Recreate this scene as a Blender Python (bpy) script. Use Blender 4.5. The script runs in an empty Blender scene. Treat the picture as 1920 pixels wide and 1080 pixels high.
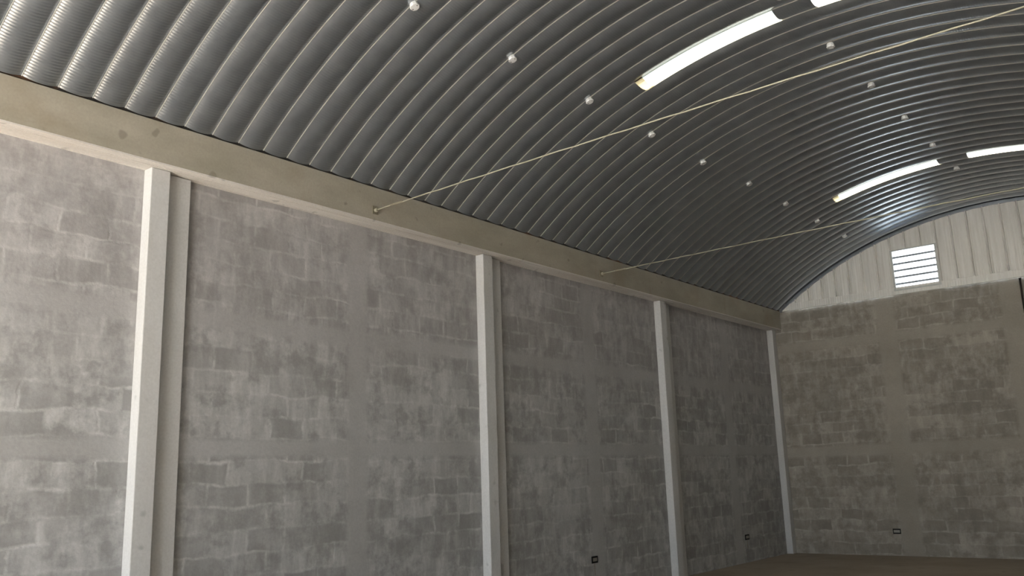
import bpy, math, random
from mathutils import Matrix, Vector
random.seed(4)
C = bpy.context.scene.collection
S = 0.45                      # all building dimensions below are in modules of 0.45 m

# ------------------------------------------------------------------ camera
YAW, PIT, ROL, CX, CZ, FPX = -0.6746, 0.2109, -0.0333, 15.1094, 3.6145, 1650.3
cy, sy, cp, sp = math.cos(YAW), math.sin(YAW), math.cos(PIT), math.sin(PIT)
fwd = Vector((sy*cp, cy*cp, sp)); rgt = Vector((cy, -sy, 0)); upv = rgt.cross(fwd)
r2 = math.cos(ROL)*rgt + math.sin(ROL)*upv; u2 = -math.sin(ROL)*rgt + math.cos(ROL)*upv
cam_d = bpy.data.cameras.new('camera'); cam = bpy.data.objects.new('camera', cam_d); C.objects.link(cam)
M = Matrix((r2, u2, -fwd)).transposed().to_4x4(); M.translation = Vector((CX*S, 0, CZ*S)); cam.matrix_world = M
cam_d.sensor_width = 36; cam_d.lens = FPX/1920*36; cam_d.clip_end = 500; cam_d.clip_start = .02
bpy.context.scene.camera = cam

# ------------------------------------------------------------------ sky, sun, exposure
SKY = 0.95; SUN = 10.0; EXPO = 3.05
w = bpy.data.worlds.new('sky'); bpy.context.scene.world = w; w.use_nodes = True
nt = w.node_tree; bg = nt.nodes['Background']
tc = nt.nodes.new('ShaderNodeTexCoord'); sx = nt.nodes.new('ShaderNodeSeparateXYZ'); nt.links.new(tc.outputs['Generated'], sx.inputs[0])
cr = nt.nodes.new('ShaderNodeValToRGB'); nt.links.new(sx.outputs['Z'], cr.inputs[0])
cr.color_ramp.elements[0].color = (.84, .93, 1.0, 1); cr.color_ramp.elements[1].color = (.55, .75, 1.0, 1)
nt.links.new(cr.outputs[0], bg.inputs['Color']); bg.inputs['Strength'].default_value = SKY
sl = bpy.data.lights.new('sun', 'SUN'); sl.energy = SUN; sl.color = (1, .975, .94); sl.angle = .01
so = bpy.data.objects.new('sun', sl); C.objects.link(so)
so.rotation_euler = Vector((0.10, 1.0, -1.0)).to_track_quat('-Z', 'Y').to_euler()
vs = bpy.context.scene.view_settings
bpy.context.scene.display_settings.display_device = 'sRGB'
vs.view_transform = 'Standard'; vs.look = 'None'; vs.exposure = EXPO; vs.gamma = 1; vs.use_curve_mapping = False

# ------------------------------------------------------------------ dimensions
P = .61; Y0 = 5.68
ZT, ZB, SO, L = 10.52, 9.674, .552, 38.235      # beam top, beam underside, soffit depth, far wall
XC, ZC, RR = 9.097, -1.17, 14.78                # roof arch
XR = 18.194; YF = -8.2                          # right beam face, front wall
DX0, DX1, DZ = 0.0, 12.6, 9.6                   # entrance opening
pl = bpy.data.lights.new('door_portal', 'AREA'); pl.shape = 'RECTANGLE'; pl.size = (DX1-DX0)*S; pl.size_y = DZ*S
pl.cycles.is_portal = True
po = bpy.data.objects.new('door_portal', pl); C.objects.link(po)
po.location = ((DX0+DX1)/2*S, (YF-.3)*S, DZ/2*S); po.rotation_euler = (math.pi/2, 0, 0)

# ------------------------------------------------------------------ node helpers
def lin(r, g, b):
    f = lambda c: (c/255/12.92) if c/255 <= .04045 else ((c/255+.055)/1.055)**2.4
    return (f(r), f(g), f(b), 1)
class NT:
    def __init__(s, name):
        s.m = bpy.data.materials.new(name); s.m.use_nodes = True; s.t = s.m.node_tree
        s.b = s.t.nodes['Principled BSDF']
    def n(s, k, **kw):
        o = s.t.nodes.new(k)
        for a, v in kw.items(): setattr(o, a, v)
        return o
    def set(s, sock, v):
        if hasattr(v, 'is_output') or isinstance(v, bpy.types.NodeSocket): s.t.links.new(v, sock)
        else: sock.default_value = v
    def math(s, op, a, b=0.0, c=0.0):
        o = s.n('ShaderNodeMath', operation=op); s.set(o.inputs[0], a); s.set(o.inputs[1], b); s.set(o.inputs[2], c); return o.outputs[0]
    def mix(s, f, a, b, blend='MIX'):
        o = s.n('ShaderNodeMix', data_type='RGBA', blend_type=blend); s.set(o.inputs['Factor'], f)
        s.set(o.inputs[6], a); s.set(o.inputs[7], b); return o.outputs[2]
    def pos(s):
        g = s.n('ShaderNodeNewGeometry'); x = s.n('ShaderNodeSeparateXYZ'); s.t.links.new(g.outputs['Position'], x.inputs[0])
        return g.outputs['Position'], x.outputs[0], x.outputs[1], x.outputs[2]
    def vec(s, x, y, z=0.0):
        o = s.n('ShaderNodeCombineXYZ'); s.set(o.inputs[0], x); s.set(o.inputs[1], y); s.set(o.inputs[2], z); return o.outputs[0]
    def noise(s, v, scale, detail=3, rough=.55, out=0):
        o = s.n('ShaderNodeTexNoise'); s.set(o.inputs['Vector'], v); o.inputs['Scale'].default_value = scale
        o.inputs['Detail'].default_value = detail; o.inputs['Roughness'].default_value = rough; return o.outputs[out]
    def ramp(s, v, a, b, lo=0.0, hi=1.0):
        o = s.n('ShaderNodeMapRange', clamp=True); s.set(o.inputs[0], v); o.inputs[1].default_value = a; o.inputs[2].default_value = b
        o.inputs[3].default_value = lo; o.inputs[4].default_value = hi; return o.outputs[0]
    def band(s, v, a, b, soft=.03):
        return s.math('MULTIPLY', s.ramp(v, a-soft, a+soft), s.ramp(v, b-soft, b+soft, 1, 0))
    def bump(s, h, dist, strength=1.0):
        o = s.n('ShaderNodeBump'); s.set(o.inputs['Height'], h); o.inputs['Distance'].default_value = dist
        o.inputs['Strength'].default_value = strength; s.t.links.new(o.outputs[0], s.b.inputs['Normal'])
    def col(s, c, rough=.85, metal=0.0, spec=.3):
        s.set(s.b.inputs['Base Color'], c); s.set(s.b.inputs['Roughness'], rough)
        s.b.inputs['Metallic'].default_value = metal; s.b.inputs['Specular IOR Level'].default_value = spec; return s.m

def block_wall(name, axis, light, dark, bands, ties, seed, mortar, pinkish=None):
    """plastered concrete block wall; axis 0: runs along x, 1: runs along y.  bands / ties = flush concrete tie beams / tie columns"""
    t = NT(name); p, x, y, z = t.pos(); u = (x, y)[axis]
    uv = t.vec(u, z, seed)
    wob = t.n('ShaderNodeVectorMath', operation='SCALE'); nz = t.n('ShaderNodeTexNoise'); t.set(nz.inputs['Vector'], uv)
    nz.inputs['Scale'].default_value = 2.6; nz.inputs['Detail'].default_value = 5
    sb = t.n('ShaderNodeVectorMath', operation='SUBTRACT'); t.set(sb.inputs[0], nz.outputs['Color']); sb.inputs[1].default_value = (.5, .5, .5)
    t.set(wob.inputs[0], sb.outputs[0]); wob.inputs['Scale'].default_value = .13
    ad = t.n('ShaderNodeVectorMath', operation='ADD'); t.set(ad.inputs[0], t.vec(u, t.math('ADD', z, -.02))); t.set(ad.inputs[1], wob.outputs[0])
    br = t.n('ShaderNodeTexBrick'); t.set(br.inputs['Vector'], ad.outputs[0])
    br.inputs['Scale'].default_value = 1; br.inputs['Brick Width'].default_value = .405; br.inputs['Row Height'].default_value = .2025
    br.inputs['Mortar Size'].default_value = .024; br.inputs['Mortar Smooth'].default_value = 1.0
    br.inputs['Color1'].default_value = (0, 0, 0, 1); br.inputs['Color2'].default_value = (1, 1, 1, 1); br.inputs['Mortar'].default_value = (1, 1, 1, 1)
    px = t.n('ShaderNodeSeparateXYZ'); t.set(px.inputs[0], ad.outputs[0])
    row = t.math('FLOOR', t.math('DIVIDE', px.outputs[1], .2025))
    even = t.math('SUBTRACT', 1.0, t.math('FLOORED_MODULO', row, 2.0))
    cl = t.math('FLOOR', t.math('ADD', t.math('DIVIDE', px.outputs[0], .405), t.math('MULTIPLY', even, .5)))
    wn = t.n('ShaderNodeTexWhiteNoise', noise_dimensions='3D'); t.set(wn.inputs['Vector'], t.vec(cl, row, seed))
    wr = t.n('ShaderNodeTexWhiteNoise', noise_dimensions='2D'); t.set(wr.inputs['Vector'], t.vec(row, seed))
    rnd = t.ramp(wn.outputs['Value'], .0, .75)                         # 0 = dark block
    rowt = t.ramp(t.math('ADD', wr.outputs['Value'], t.math('MULTIPLY', t.noise(t.vec(t.math('MULTIPLY', u, .6), t.math('MULTIPLY', row, 3.0), seed), 1.0, 2, .5), 1.0)), .7, 1.3)
    joint = br.outputs['Fac']
    solid = 0.0
    for a, b in bands: solid = t.math('MAXIMUM', solid, t.band(z, a*S, b*S))
    for a, b in ties: solid = t.math('MAXIMUM', solid, t.band(u, a*S, b*S))
    blocks = t.math('SUBTRACT', 1.0, solid)
    big = t.noise(uv, .9, 4, .6); mid = t.noise(uv, 4.5, 5, .65)
    smear = t.noise(t.vec(t.math('MULTIPLY', u, 5.0), t.math('MULTIPLY', z, 1.5), seed+7), 1.6, 4, .65)
    fine = t.noise(t.vec(u, z, seed+3), 34, 3, .7)
    bare = t.ramp(t.noise(t.vec(u, t.math('MULTIPLY', z, 1.7), seed+11), .8, 3, .6), .40, .58)          # where the render coat is thin
    edge = t.math('SUBTRACT', 1.0, joint)
    darkf = t.math('MULTIPLY', t.math('MULTIPLY', t.math('SUBTRACT', 1.0, rnd), t.math('MULTIPLY_ADD', bare, .75, .25)), blocks)
    darkf = t.math('MULTIPLY', t.math('MULTIPLY', darkf, t.ramp(mid, .34, .56, .3, 1.0)), edge)
    jf = t.math('MULTIPLY', t.math('MULTIPLY', joint, t.ramp(t.noise(uv, 3.1, 5, .7), .44, .60, .05, 1.0)), t.math('MULTIPLY', blocks, t.math('MULTIPLY_ADD', bare, .7, .3)))
    dk = tuple(k*.60 for k in dark[:3]) + (1,)
    c = t.mix(t.ramp(big, .3, .7), dark, light)
    c = t.mix(t.math('MULTIPLY', t.math('MULTIPLY', rowt, blocks), .28), c, dk)
    c = t.mix(t.math('MULTIPLY', t.ramp(smear, .42, .68), t.math('MULTIPLY', blocks, .6)), c, mortar)
    c = t.mix(t.math('MULTIPLY', darkf, .75), c, dk)
    c = t.mix(t.math('MULTIPLY', jf, .50), c, mortar)
    c = t.mix(t.math('MULTIPLY', t.ramp(mid, .54, .38), t.math('MULTIPLY_ADD', blocks, .50, .10)), c, dk)
    c = t.mix(t.math('MULTIPLY', t.math('MULTIPLY', t.ramp(t.noise(uv, 2.4, 4, .6), .55, .68), blocks), .35), c, light)
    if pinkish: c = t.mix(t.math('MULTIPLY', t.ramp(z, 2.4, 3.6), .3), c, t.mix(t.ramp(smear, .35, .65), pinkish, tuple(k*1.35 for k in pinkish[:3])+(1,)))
    c = t.mix(t.math('MULTIPLY', t.ramp(fine, .3, .7), .16), c, (0.10, .10, .095, 1))
    h = t.math('ADD', t.math('MULTIPLY', jf, -.5), t.math('ADD', t.math('MULTIPLY', mid, 1.0), t.math('MULTIPLY', fine, .25)))
    t.bump(h, .008, .6)
    return t.col(c, .9)

def concrete(name, c1, c2, c3, scale=(3, 3, .5), bump=.004, boards=None):
    t = NT(name); p, x, y, z = t.pos()
    v = t.vec(t.math('MULTIPLY', x, scale[0]), t.math('MULTIPLY', y, scale[1]), t.math('MULTIPLY', z, scale[2]))
    a = t.noise(v, 1.0, 5, .6); b = t.noise(p, 1.3, 3, .5); f = t.noise(p, 45, 2, .6)
    c = t.mix(t.ramp(a, .35, .65), c1, c2); c = t.mix(t.math('MULTIPLY', t.ramp(b, .56, .75), .45), c, c3)
    spots = t.ramp(t.noise(p, 7.0, 1, .4), .70, .76); drip = t.noise(t.vec(t.math('MULTIPLY', x, 3.0), t.math('MULTIPLY', y, 3.0), t.math('MULTIPLY', z, .4)), 1.6, 3, .6)
    c = t.mix(t.math('MULTIPLY', t.ramp(drip, .58, .72), .22), c, c3)
    c = t.mix(t.math('MULTIPLY', spots, .45), c, tuple(k*.45 for k in c2[:3])+(1,))
    if boards:
        for q in boards: c = t.mix(t.math('MULTIPLY', t.band(x, q-.004, q+.004, .003), .5), c, tuple(k*.55 for k in c2[:3])+(1,))
    c = t.mix(t.math('MULTIPLY', t.ramp(f, .35, .7), .12), c, (.12, .11, .10, 1))
    t.bump(t.math('ADD', a, t.math('MULTIPLY', f, .15)), bump, .5)
    return t.col(c, .85)

m_left = block_wall('plastered_blocks_left', 1, lin(186, 185, 184), lin(168, 166, 163), [(4.17, 4.53), (6.72, 7.1)],
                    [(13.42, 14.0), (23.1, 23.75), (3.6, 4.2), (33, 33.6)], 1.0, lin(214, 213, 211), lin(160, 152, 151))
m_far = block_wall('plastered_blocks_far', 0, lin(170, 162, 151), lin(152, 144, 133), [(4.0, 4.45), (8.6, 9.0)],
                   [(4.15, 4.9), (8.85, 9.58)], 5.0, lin(192, 183, 173))
m_beam = concrete('beam_concrete', lin(178, 170, 155), lin(162, 155, 139), lin(154, 137, 113), (1.2, 1.2, 3.0))
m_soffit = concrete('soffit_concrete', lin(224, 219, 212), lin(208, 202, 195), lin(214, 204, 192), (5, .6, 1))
m_col = concrete('column_concrete', lin(206, 205, 203), lin(198, 196, 193), lin(190, 186, 178))
m_floor = concrete('floor_concrete', lin(160, 147, 131), lin(144, 131, 116), lin(126, 114, 102), (.7, .7, 1), .002)
m_ground = concrete('yard_concrete', lin(200, 198, 192), lin(190, 187, 181), lin(180, 175, 168), (.3, .3, 1), .002)

def roof_metal():
    t = NT('galvanized_roof'); p, x, y, z = t.pos()
    ang = t.math('ARCTAN2', t.math('SUBTRACT', z, ZC*S), t.math('SUBTRACT', x, XC*S))
    k = 2*math.pi*RR*S/.026
    wv = t.math('SINE', t.math('MULTIPLY', ang, k))
    per = t.n('ShaderNodeTexWhiteNoise', noise_dimensions='1D')
    t.set(per.inputs['W'], t.math('FLOOR', t.math('DIVIDE', t.math('SUBTRACT', y, Y0*S), P*S)))
    n = t.noise(t.vec(t.math('MULTIPLY', ang, 18), t.math('MULTIPLY', y, 3)), 1.5, 4, .6)
    c = t.mix(t.ramp(n, .3, .7), lin(147, 153, 159), lin(163, 169, 175))
    c = t.mix(t.math('MULTIPLY', per.outputs['Value'], .18), c, lin(140, 138, 136))
    t.bump(wv, .0015, .35)
    t.b.inputs['Coat Weight'].default_value = .35; t.b.inputs['Coat Roughness'].default_value = .22
    return t.col(c, t.ramp(n, .3, .7, .28, .35), .78, spec=.4)
m_roof = roof_metal()
def gable_metal():
    t = NT('gable_sheet'); p, x, y, z = t.pos()
    n = t.noise(t.vec(t.math('MULTIPLY', x, 14), t.math('MULTIPLY', z, .8)), 1.6, 4, .6)
    c = t.mix(t.ramp(n, .3, .7), lin(226, 222, 214), lin(240, 237, 231))
    t.bump(t.math('SINE', t.math('MULTIPLY', x, 2*math.pi/.045)), .003, .6)
    return t.col(c, .5, .1, spec=.4)
m_gable = gable_metal()
def flat(name, c, rough=.6, metal=0.0, spec=.4):
    t = NT(name); p, *_ = t.pos(); n = t.noise(p, 20, 3, .6)
    return t.col(t.mix(t.ramp(n, .3, .7), c, tuple(k*.86 for k in c[:3])+(1,)), rough, metal, spec)
m_rust = concrete('rusty_steel', lin(70, 62, 54), lin(50, 44, 38), lin(168, 110, 62), (6, 9, 6))
m_zinc = flat('rod_zinc', lin(176, 170, 150), .5, .3)
m_plate = flat('anchor_steel', lin(150, 142, 122), .6, .3)
m_white = flat('box_plastic', lin(238, 238, 236), .5)
m_seam = flat('seam_edge', lin(196, 194, 188), .6, .1)
m_screw = flat('screw_zinc', lin(150, 150, 150), .4, .7)
m_galv = flat('outlet_box_steel', lin(150, 146, 138), .5, .4)
m_hole = flat('outlet_box_dark', lin(22, 19, 16), .8)
m_frame = flat('louver_frame', lin(206, 206, 200), .5, .2)
m_blade = flat('louver_blade', lin(165, 170, 178), .5, .2)
def translucent(name, c, k=.75):
    m = bpy.data.materials.new(name); m.use_nodes = True; t = m.node_tree; t.nodes.clear()
    o = t.nodes.new('ShaderNodeOutputMaterial'); tr = t.nodes.new('ShaderNodeBsdfTranslucent'); df = t.nodes.new('ShaderNodeBsdfDiffuse'); mx = t.nodes.new('ShaderNodeMixShader')
    nz = t.nodes.new('ShaderNodeTexNoise'); nz.inputs['Scale'].default_value = 6; r = t.nodes.new('ShaderNodeMix'); r.data_type = 'RGBA'
    t.links.new(nz.outputs[0], r.inputs['Factor']); r.inputs[6].default_value = c; r.inputs[7].default_value = tuple(q*.93 for q in c[:3])+(1,)
    t.links.new(r.outputs[2], tr.inputs['Color']); t.links.new(r.outputs[2], df.inputs['Color'])
    mx.inputs[0].default_value = k; t.links.new(df.outputs[0], mx.inputs[1]); t.links.new(tr.outputs[0], mx.inputs[2]); t.links.new(mx.outputs[0], o.inputs[0])
    return m
m_sky = translucent('fibreglass_sheet', (.52, .475, .37, 1), .7)
m_lap = translucent('fibreglass_lap', (.80, .66, .42, 1), .35)

# ------------------------------------------------------------------ mesh helpers (dimensions in modules, origin in modules)
ORG = {}                      # world origin of each object, in modules
def mesh(name, verts, faces, mat, org=(0, 0, 0), parent=None, smooth=False, bevel=0):
    me = bpy.data.meshes.new(name)
    me.from_pydata([((x-org[0])*S, (y-org[1])*S, (z-org[2])*S) for x, y, z in verts], [], faces); me.materials.append(mat); me.validate(); me.update()
    import bmesh
    bm = bmesh.new(); bm.from_mesh(me)
    if len(faces) and not name.startswith(('ceiling', 'sheet', 'wall_gable')): bmesh.ops.recalc_face_normals(bm, faces=bm.faces)
    bm.to_mesh(me); bm.free()
    if smooth: me.polygons.foreach_set('use_smooth', [True]*len(me.polygons))
    o = bpy.data.objects.new(name, me); C.objects.link(o); o.location = [q*S for q in org]
    ORG[o.name] = Vector(org)
    if parent: o.parent = parent; o.location = (Vector(org) - ORG[parent.name])*S
    if bevel:
        b = o.modifiers.new('bevel', 'BEVEL'); b.width = bevel*S; b.segments = 2; b.limit_method = 'ANGLE'
    return o
class G:
    def __init__(s): s.v = []; s.f = []
    def box(s, x0, x1, y0, y1, z0, z1):
        b = len(s.v); s.v += [(x, y, z) for z in (z0, z1) for y in (y0, y1) for x in (x0, x1)]
        s.f += [tuple(b+i for i in q) for q in ((0, 2, 3, 1), (4, 5, 7, 6), (0, 1, 5, 4), (2, 6, 7, 3), (0, 4, 6, 2), (1, 3, 7, 5))]; return s
    def tube(s, a, b, r, n=10, cap=True, r1=None):
        a, b = Vector(a), Vector(b); d = (b-a).normalized(); e = d.orthogonal().normalized(); g = d.cross(e); k = len(s.v); r1 = r if r1 is None else r1
        for c, rr in ((a, r), (b, r1)):
            for i in range(n): q = c + rr*(math.cos(2*math.pi*i/n)*e + math.sin(2*math.pi*i/n)*g); s.v.append(tuple(q))
        s.f += [(k+i, k+(i+1) % n, k+n+(i+1) % n, k+n+i) for i in range(n)]
        if cap: s.f += [tuple(k+i for i in range(n))[::-1], tuple(k+n+i for i in range(n))]
        return s
    def prism(s, poly, axis, a, b):       # poly of 2-D points, extruded along axis
        k = len(s.v); n = len(poly)
        for c in (a, b):
            for p, q in poly: s.v.append({0: (c, p, q), 1: (p, c, q), 2: (p, q, c)}[axis])
        s.f += [tuple(range(k, k+n)), tuple(range(k+n, k+2*n))[::-1]] + [(k+i, k+(i+1) % n, k+n+(i+1) % n, k+n+i) for i in range(n)]; return s
    def out(s, name, mat, org=(0, 0, 0), parent=None, **k): return mesh(name, s.v, s.f, mat, org, parent, **k)
def tag(o, label, cat, group=None):
    o['label'] = label; o['category'] = cat
    if group: o['group'] = group
    return o
def struct(o): o['kind'] = 'structure'; return o
def empty(name, loc):
    o = bpy.data.objects.new(name, None); o.empty_display_size = .05; C.objects.link(o); o.location = [q*S for q in loc]; ORG[o.name] = Vector(loc); return o

# ------------------------------------------------------------------ shell
T = .45
struct(G().box(-SO-T, XR+SO+T, YF-T, L+T, -.3, 0).out('floor', m_floor))
g = G(); g.box(-60, 80, -90, YF-T, -.35, -.05); struct(g.out('ground', m_ground))
struct(G().box(-SO-T, -SO, YF-T, L+T, 0, ZT).out('wall_left', m_left))
struct(G().box(XR+SO, XR+SO+T, YF-T, L+T, 0, ZT).out('wall_right', m_left))
g = G(); g.box(-SO, 9.585, L, L+T, 0, ZT); g.box(9.585, 9.68, L+.41, L+T, 0, ZT); g.box(9.585, 9.68, L+.02, L+.41, ZT-.04, ZT); g.box(9.68, XR+SO, L+.02, L+T, 0, ZT)
struct(g.out('wall_far', m_far))
def arch_z(x, r=RR): return ZC + math.sqrt(max(0, r*r-(x-XC)**2))
# front wall with the open entrance the daylight comes through (behind the photographer)
g = G(); g.box(-SO, DX0, YF-T, YF, 0, ZT); g.box(DX1, XR+SO, YF-T, YF, 0, ZT); g.box(DX0, DX1, YF-T, YF, DZ, ZT)
pts = [(.0, ZT)] + [(XR, ZT)] + [(XR-i*XR/24, max(ZT+.01, arch_z(XR-i*XR/24)+.1)) for i in range(1, 24)]
g.prism(pts, 1, YF-T, YF); struct(g.out('wall_front', m_col))

# ------------------------------------------------------------------ arched roof of crimped panels
DEP = .118
prof = [(0, 0), (.0, .052), (.0, .074), (.014, .074), (.018, .05)]
for i in range(1, 14):
    tt = .02 + (1-.02)*i/14; q = abs(2*tt-1); prof.append((tt, .048+(DEP-.033)*(1-q**2.0)))
prof.append((.995, .048)); prof.append((.997, .0))
A0, A1 = math.radians(127.75), math.radians(52.25)
NA = 120
SKYL = {-2: [(106.3, 92.2), (88.9, 74.8)], 20: [(106.3, 92.2), (88.9, 74.8)], 42: [(105.6, 91.5), (87.9, 73.8)]}
def sheet(k, a0, a1, off=0.0, step=None, d=0.0):
    n = max(2, int(round(abs(a0-a1)/abs(A0-A1)*NA))); V = []; F = []
    for i in range(n+1):
        a = a0+(a1-a0)*i/n
        for tt, dd in prof:
            r = RR+DEP+.015-dd+off; V.append((XC+r*math.cos(a), Y0+(k+tt)*P, ZC+r*math.sin(a)))
    m = len(prof)
    for i in range(n):
        for j in range(m-1): F.append((i*m+j, i*m+j+1, (i+1)*m+j+1, (i+1)*m+j))
    return V, F
V, F = [], []
def addm(v, f):
    b = len(V); V.extend(v); F.extend([tuple(b+i for i in q) for q in f])
K0, K1 = -24, 54
for k in range(K0, K1):
    segs = [(A0, A1)]
    if k in SKYL:
        (a, b), (c, d) = SKYL[k]; segs = [(A0, math.radians(a)), (math.radians(b), math.radians(c)), (math.radians(d), A1)]
    for a, b in segs: addm(*sheet(k, a, b))
    # standing seam fold closing the gap to the next panel
    addm(*[[(XC+r*math.cos(A0+(A1-A0)*i/60), Y0+(k+q)*P, ZC+r*math.sin(A0+(A1-A0)*i/60)) for i in range(61) for r, q in ((RR+DEP+.014, .96), (RR+DEP+.014, 1.04))],
           [(2*i, 2*i+1, 2*i+3, 2*i+2) for i in range(60)]])
roof = struct(mesh('ceiling', V, F, m_roof)); roof.data.materials.append(m_seam)
for pgn in roof.data.polygons:          # the folded edge of each panel seam is paler than the sheet
    ys = [roof.data.vertices[i].co.y/S for i in pgn.vertices]; rr = [math.hypot(roof.data.vertices[i].co.x/S-XC, roof.data.vertices[i].co.z/S-ZC) for i in pgn.vertices]
    fr = [((q-Y0)/P+1e-4) % 1.0 for q in ys]
    if max(fr) < .016 and max(rr) < RR+DEP+.015-.045: pgn.material_index = 1
roof.data.polygons.foreach_set('use_smooth', [True]*len(roof.data.polygons))
try:
    roof.data.set_sharp_from_angle(angle=math.radians(50))
except Exception: pass
names = {(20, 0): 'long cream fibreglass skylight strip nearest in the arched roof, left of the crown',
         (20, 1): 'cream fibreglass skylight cut off by the top edge of the photo',
         (42, 0): 'small far skylight strip above the louvered vent, left of the crown',
         (42, 1): 'far skylight strip cut off by the right edge of the photo'}
for k in (20, 42):
    for j, (a, b) in enumerate(SKYL[k]):
        am = math.radians((a+b)/2); org = (XC+RR*math.cos(am), Y0+(k+.5)*P, ZC+RR*math.sin(am))
        e = tag(empty('skylight', org), names[(k, j)], 'skylight', 'translucent skylights in the arched roof')
        v, f = sheet(k, math.radians(a), math.radians(b)); o = mesh('sheet', v, f, m_sky, org, e, smooth=True)
        lap = (a, a-.85) if j == 0 else (b+.7, b)
        v, f = sheet(k, math.radians(lap[0]), math.radians(lap[1]), -.006); o = mesh('sheet_end_lap', v, f, m_lap, org, e, smooth=True)
        o['label'] = 'beige overlapping end of the skylight sheet'
for k in (-2,):
    for a, b in SKYL[k]:
        v, f = sheet(k, math.radians(a), math.radians(b)); V2 = v
        am = math.radians((a+b)/2); org = (XC+RR*math.cos(am), Y0+(k+.5)*P, ZC+RR*math.sin(am))
        o = mesh('sheet_skylight', v, f, m_sky, org, None, smooth=True); o.name = 'skylight'
        tag(o, 'skylight strip in the roof over the entrance, out of the photo', 'skylight', 'entrance skylights')

# rusty steel angle the panels stand on
for i, (xa, xb) in enumerate(((-.10, -.05), (XR+.05, XR+.10))):
    g = G(); g.box(xa, xb, YF-T, L+T, ZT, ZT+.42); g.box(min(xa, xb)-(0 if i else .35), max(xa, xb)+(.35 if i else 0), YF-T, L+T, ZT, ZT+.03)
    b0 = len(g.v); sg = 1 if i == 0 else -1
    for q in range(9):  # unseen arc strip outside the roof edge, added to stop sun leaking in
        a = math.radians(124.5+q*.6)
        for rr in (RR+DEP+.03, RR+DEP+.06):
            for yy in (YF-T, L+T): g.v.append((XC+sg*rr*math.cos(a), yy, ZC+rr*math.sin(a)))
    for q in range(8):
        for e1, e2 in ((0, 1), (2, 3), (0, 2), (1, 3)): g.f.append((b0+q*4+e1, b0+q*4+e2, b0+q*4+4+e2, b0+q*4+4+e1))
    struct(g.out('trim_%d' % (i+1), m_rust))

# ------------------------------------------------------------------ gable sheet with louvered vent
LX0, LX1, LZ0, LZ1 = 5.06, 6.86, 10.66, 12.36
V, F = [], []
sub = [(0, .12), (.035, .12), (.04, .0), (.10, .02), (.2, .05), (.5, .085), (.8, .06), (.92, .02), (1, .0)]
xs = []
k = -16
x_seam = lambda k: 9.318+.61*k
for k in range(-16, 16):
    for a, d in sub[:-1]:
        x = x_seam(k)+a*.61
        if 0.02 < x < XR-.02: xs.append((x, d))
def gy(d): return L-.0-d
for i in range(len(xs)-1):
    (xa, da), (xb, db) = xs[i], xs[i+1]; xm = (xa+xb)/2
    spans = [(ZT, None)]
    if LX0 < xm < LX1: spans = [(ZT, LZ0), (LZ1, None)]
    for z0, z1 in spans:
        b = len(V)
        za = arch_z(xa)+.2 if z1 is None else z1; zb = arch_z(xb)+.2 if z1 is None else z1
        V += [(xa, gy(da), z0), (xb, gy(db), z0), (xb, gy(db), zb), (xa, gy(da), za)]; F.append((b, b+1, b+2, b+3))
struct(mesh('wall_gable', V, F, m_gable))
g = G(); g.box(.05, XR-.05, L-.13, L-.10, ZT-.02, ZT+.25); g.box(.05, XR-.05, L-.15, L-.10, ZT+.25, ZT+.27); g.box(.05, XR-.05, L-.15, L-.05, ZT-.03, ZT+.01)
struct(g.out('trim_3', m_gable))
# curved closing strip where the gable meets the roof
pv, pf = [], []
n = 80
for i in range(n+1):
    a = A0+(A1-A0)*i/n
    for r, yy in ((RR+.02, L-.16), (RR-.09, L-.16), (RR-.09, L-.02), (RR+.02, L-.02)): pv.append((XC+r*math.cos(a), yy, ZC+r*math.sin(a)))
for i in range(n):
    for j in range(4): pf.append((i*4+j, i*4+(j+1) % 4, (i+1)*4+(j+1) % 4, (i+1)*4+j))
struct(mesh('trim_4', pv, pf, m_roof))
vent = struct(empty('window_1', ((LX0+LX1)/2, L-.1, LZ0)))
g = G(); f = .07
g.box(LX0-.02, LX0+f, L-.15, L+.2, LZ0-.02, LZ1+.02); g.box(LX1-f, LX1+.02, L-.15, L+.2, LZ0-.02, LZ1+.02)
g.box(LX0+f, LX1-f, L-.15, L+.2, LZ0-.02, LZ0+.05); g.box(LX0+f, LX1-f, L-.15, L+.2, LZ1-.03, LZ1+.02)
g.out('frame', m_frame, (LX0, L-.1, LZ0), vent)
h = (LZ1-LZ0)/6
for i in range(1, 6):
    zc = LZ0+h*i+.0
    g = G(); g.box(LX0+f, LX1-f, L-.075, L-.05, zc-.05, zc+.035)
    g.prism([(L-.06, zc-.045), (L+.06, zc-.019), (L+.06, zc+.019), (L-.06, zc-.007)], 0, LX0+f, LX1-f)
    g.out('louver_blade', m_blade, ((LX0+LX1)/2, L, zc), vent)

# ------------------------------------------------------------------ beams, columns
def beam(x0, x1, label):
    g = G(); g.box(x0, x1, YF, L-.005, ZB+.03, ZT); o = g.out('concrete_beam', m_beam, (x0, YF, ZB), bevel=.01)
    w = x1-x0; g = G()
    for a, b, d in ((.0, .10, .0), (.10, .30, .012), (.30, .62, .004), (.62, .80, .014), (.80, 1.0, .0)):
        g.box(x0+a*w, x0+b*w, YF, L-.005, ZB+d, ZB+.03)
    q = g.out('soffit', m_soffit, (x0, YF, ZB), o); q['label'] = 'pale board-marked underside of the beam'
    return tag(o, label, 'beam', 'ring beams')
beam(-SO, 0, 'long concrete ring beam on top of the left block wall, under the arched roof')
beam(XR, XR+SO, 'concrete ring beam on the right hand wall, out of the photo')
ctext = {0: 'wide pale concrete column nearest the camera, front left of the wall',
         1: 'pale concrete column between the second and third bays of the left wall',
         2: 'narrow looking concrete column, third from the left along the block wall',
         3: 'farthest concrete column, in the corner where the two block walls meet'}
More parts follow.
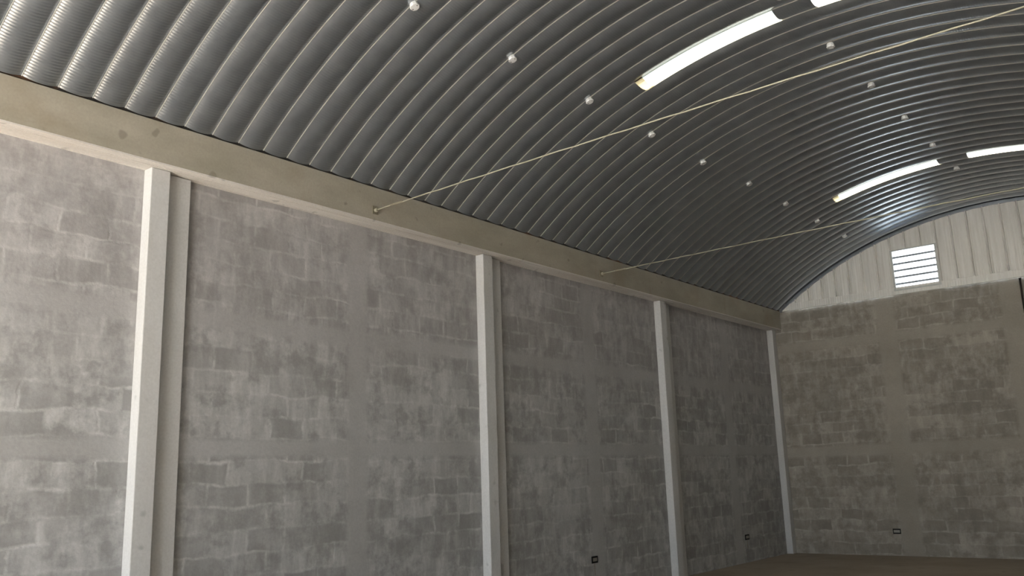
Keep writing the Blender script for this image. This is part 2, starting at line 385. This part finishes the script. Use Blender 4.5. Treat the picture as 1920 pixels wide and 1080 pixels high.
ptext = {0: 'shallow concrete pilaster right beside the nearest column',
         1: 'shallow concrete pilaster right beside the middle column',
         2: 'shallow concrete pilaster right beside the third column'}
for i, y in enumerate((8.25, 17.99, 27.78, 37.83)):
    o = G().box(-SO+.002, -.27, y, y+.40, 0, ZB).out('concrete_column', m_col, (-SO/2-.135, y+.2, 0), bevel=.018)
    tag(o, ctext[i], 'column', 'columns against the left wall')
    if i < 3:
        o = G().box(-SO+.002, -.44, y+.40, y+.94, 0, ZB).out('concrete_pilaster', m_col, (-SO, y+.67, 0), bevel=.012)
        tag(o, ptext[i], 'pilaster', 'pilasters beside the columns')

# ------------------------------------------------------------------ tie rods
def rod(y, label):
    z = 9.94; e = tag(empty('tie_rod', (0, y, z)), label, 'tie rod', 'steel tie rods across the hall')
    v, f = [], []
    n = 44; xe = XR
    for i in range(n+1):
        t = i/n; x = .10+(xe-.20)*t; zz = z+.06*(1-(2*t-1)**2)+.006*math.sin(i*2.1)
        for j in range(8): a = j*math.pi/4; v.append((x, y+.016*math.cos(a), zz+.016*math.sin(a)))
    for i in range(n):
        for j in range(8): f.append((i*8+j, i*8+(j+1) % 8, (i+1)*8+(j+1) % 8, (i+1)*8+j))
    mesh('rod', v, f, m_zinc, (XR/2, y, z), e, smooth=True)
    for xx, sg in ((0, 1), (XR, -1)):
        p = G().box(min(xx, xx+sg*.02), max(xx, xx+sg*.02), y-.09, y+.09, z-.10, z+.10).out('anchor_plate', m_plate, (xx, y, z), e)
        G().tube((xx+sg*.02, y, z), (xx+sg*.10, y, z), .05, 6).out('nut', m_zinc, (xx+sg*.06, y, z), p)
        g = G(); g.tube((xx+sg*.55, y, z+.012), (xx+sg*.95, y, z+.014), .028, 8); g.out('coupler', m_plate, (xx+sg*.7, y, z), e)
rod(13.745, 'nearest steel tie rod, crossing the roof from the beam to the top right')
rod(23.537, 'far thin steel tie rod, fixed to the beam near the third column')

# ------------------------------------------------------------------ junction boxes on the roof seams
def jbox(y, ang, label, group):
    a = math.radians(ang); ra = RR+.04
    c = Vector((XC+ra*math.cos(a), y, ZC+ra*math.sin(a))); nrm = Vector((-math.cos(a), 0, -math.sin(a))); tz = Vector((0, 1, 0)); tx = nrm.cross(tz)
    e = tag(empty('junction_box', c), label, 'junction box', group)
    def octa(r, h0, h1, r1=None):
        v, f = [], []; r1 = r1 or r
        for h, rr in ((h0, r), (h1, r1)):
            for i in range(8): q = math.pi/8+i*math.pi/4; v.append(tuple(c+nrm*h+tx*rr*math.cos(q)+tz*rr*math.sin(q)))
        f = [(i, (i+1) % 8, 8+(i+1) % 8, 8+i) for i in range(8)]+[tuple(range(8)), tuple(range(8, 16))]
        return v, f
    v, f = octa(.088, -.06, .055); mesh('box_body', v, f, m_white, tuple(c), e)
    v, f = octa(.104, .055, .078, .092); cv = mesh('cover', v, f, m_white, tuple(c), e)
    for s in (-1, 1):
        q = c+nrm*.074+tx*.06*s; G().tube(q, q+nrm*.014, .012, 6).out('screw', m_screw, tuple(q), cv)
    return e
ordn = ['first', 'second', 'third', 'fourth', 'fifth', 'sixth', 'seventh', 'eighth', 'ninth']
for i in range(9):
    k = 9+5*i
    jbox(Y0+P*k+.01, 110.35 if i < 5 else 109.9, 'white octagonal junction box, %s from the top left in the left row' % ordn[i] if i < 8 else
         'farthest white junction box of the left row, just above the gable edge', 'junction boxes in the left row')
for i in range(6):
    k = 19+5*i
    jbox(Y0+P*k+.1, 90.6-.08*i, ('white junction box cut by the top edge, first of the crown row' if i == 0 else
         'white octagonal junction box, %s along the row at the roof crown' % ordn[i]) if i < 5 else
         'farthest white junction box of the crown row, beside the far skylights', 'junction boxes in the crown row')

# ------------------------------------------------------------------ outlet boxes in the walls
def outlet(c, axis, wd, label):
    x, y, z = c; e = tag(empty('outlet_box', c), label, 'outlet box', 'recessed outlet boxes low on the walls'); hz = .10
    def B(u0, u1, n0, n1, z0, z1):      # u along wall, n out of wall
        return G().box(x+n0, x+n1, y+u0, y+u1, z+z0, z+z1) if axis == 0 else G().box(x+u0, x+u1, y-n1, y-n0, z+z0, z+z1)
    B(-wd, wd, .001, .012, -hz, hz).out('back', m_hole, c, e)
    g = G()
    for q in (B(-wd, -wd+.03, .0, .03, -hz, hz), B(wd-.03, wd, .0, .03, -hz, hz), B(-wd+.03, wd-.03, .0, .03, hz-.03, hz), B(-wd+.03, wd-.03, .0, .03, -hz, -hz+.03)):
        b = len(g.v); g.v += q.v; g.f += [tuple(b+i for i in t) for t in q.f]
    g.out('rim', m_hole, c, e)
    B(-wd+.03, wd-.03, .012, .028, -.05, .05).out('mounting_strap', m_galv, c, e)
    B(-.02, .02, .0, .006, -hz-.35, -hz-.02).out('conduit_chase', m_far, c, e)
outlet((-SO, 23.14, 1.07), 0, .15, 'dark outlet box low on the left wall, between the middle and third columns')
outlet((-SO, 33.98, .96), 0, .17, 'small dark outlet box low on the left wall, near the far corner column')
outlet((3.96, L, .955), 1, .15, 'dark outlet box low on the far end wall')
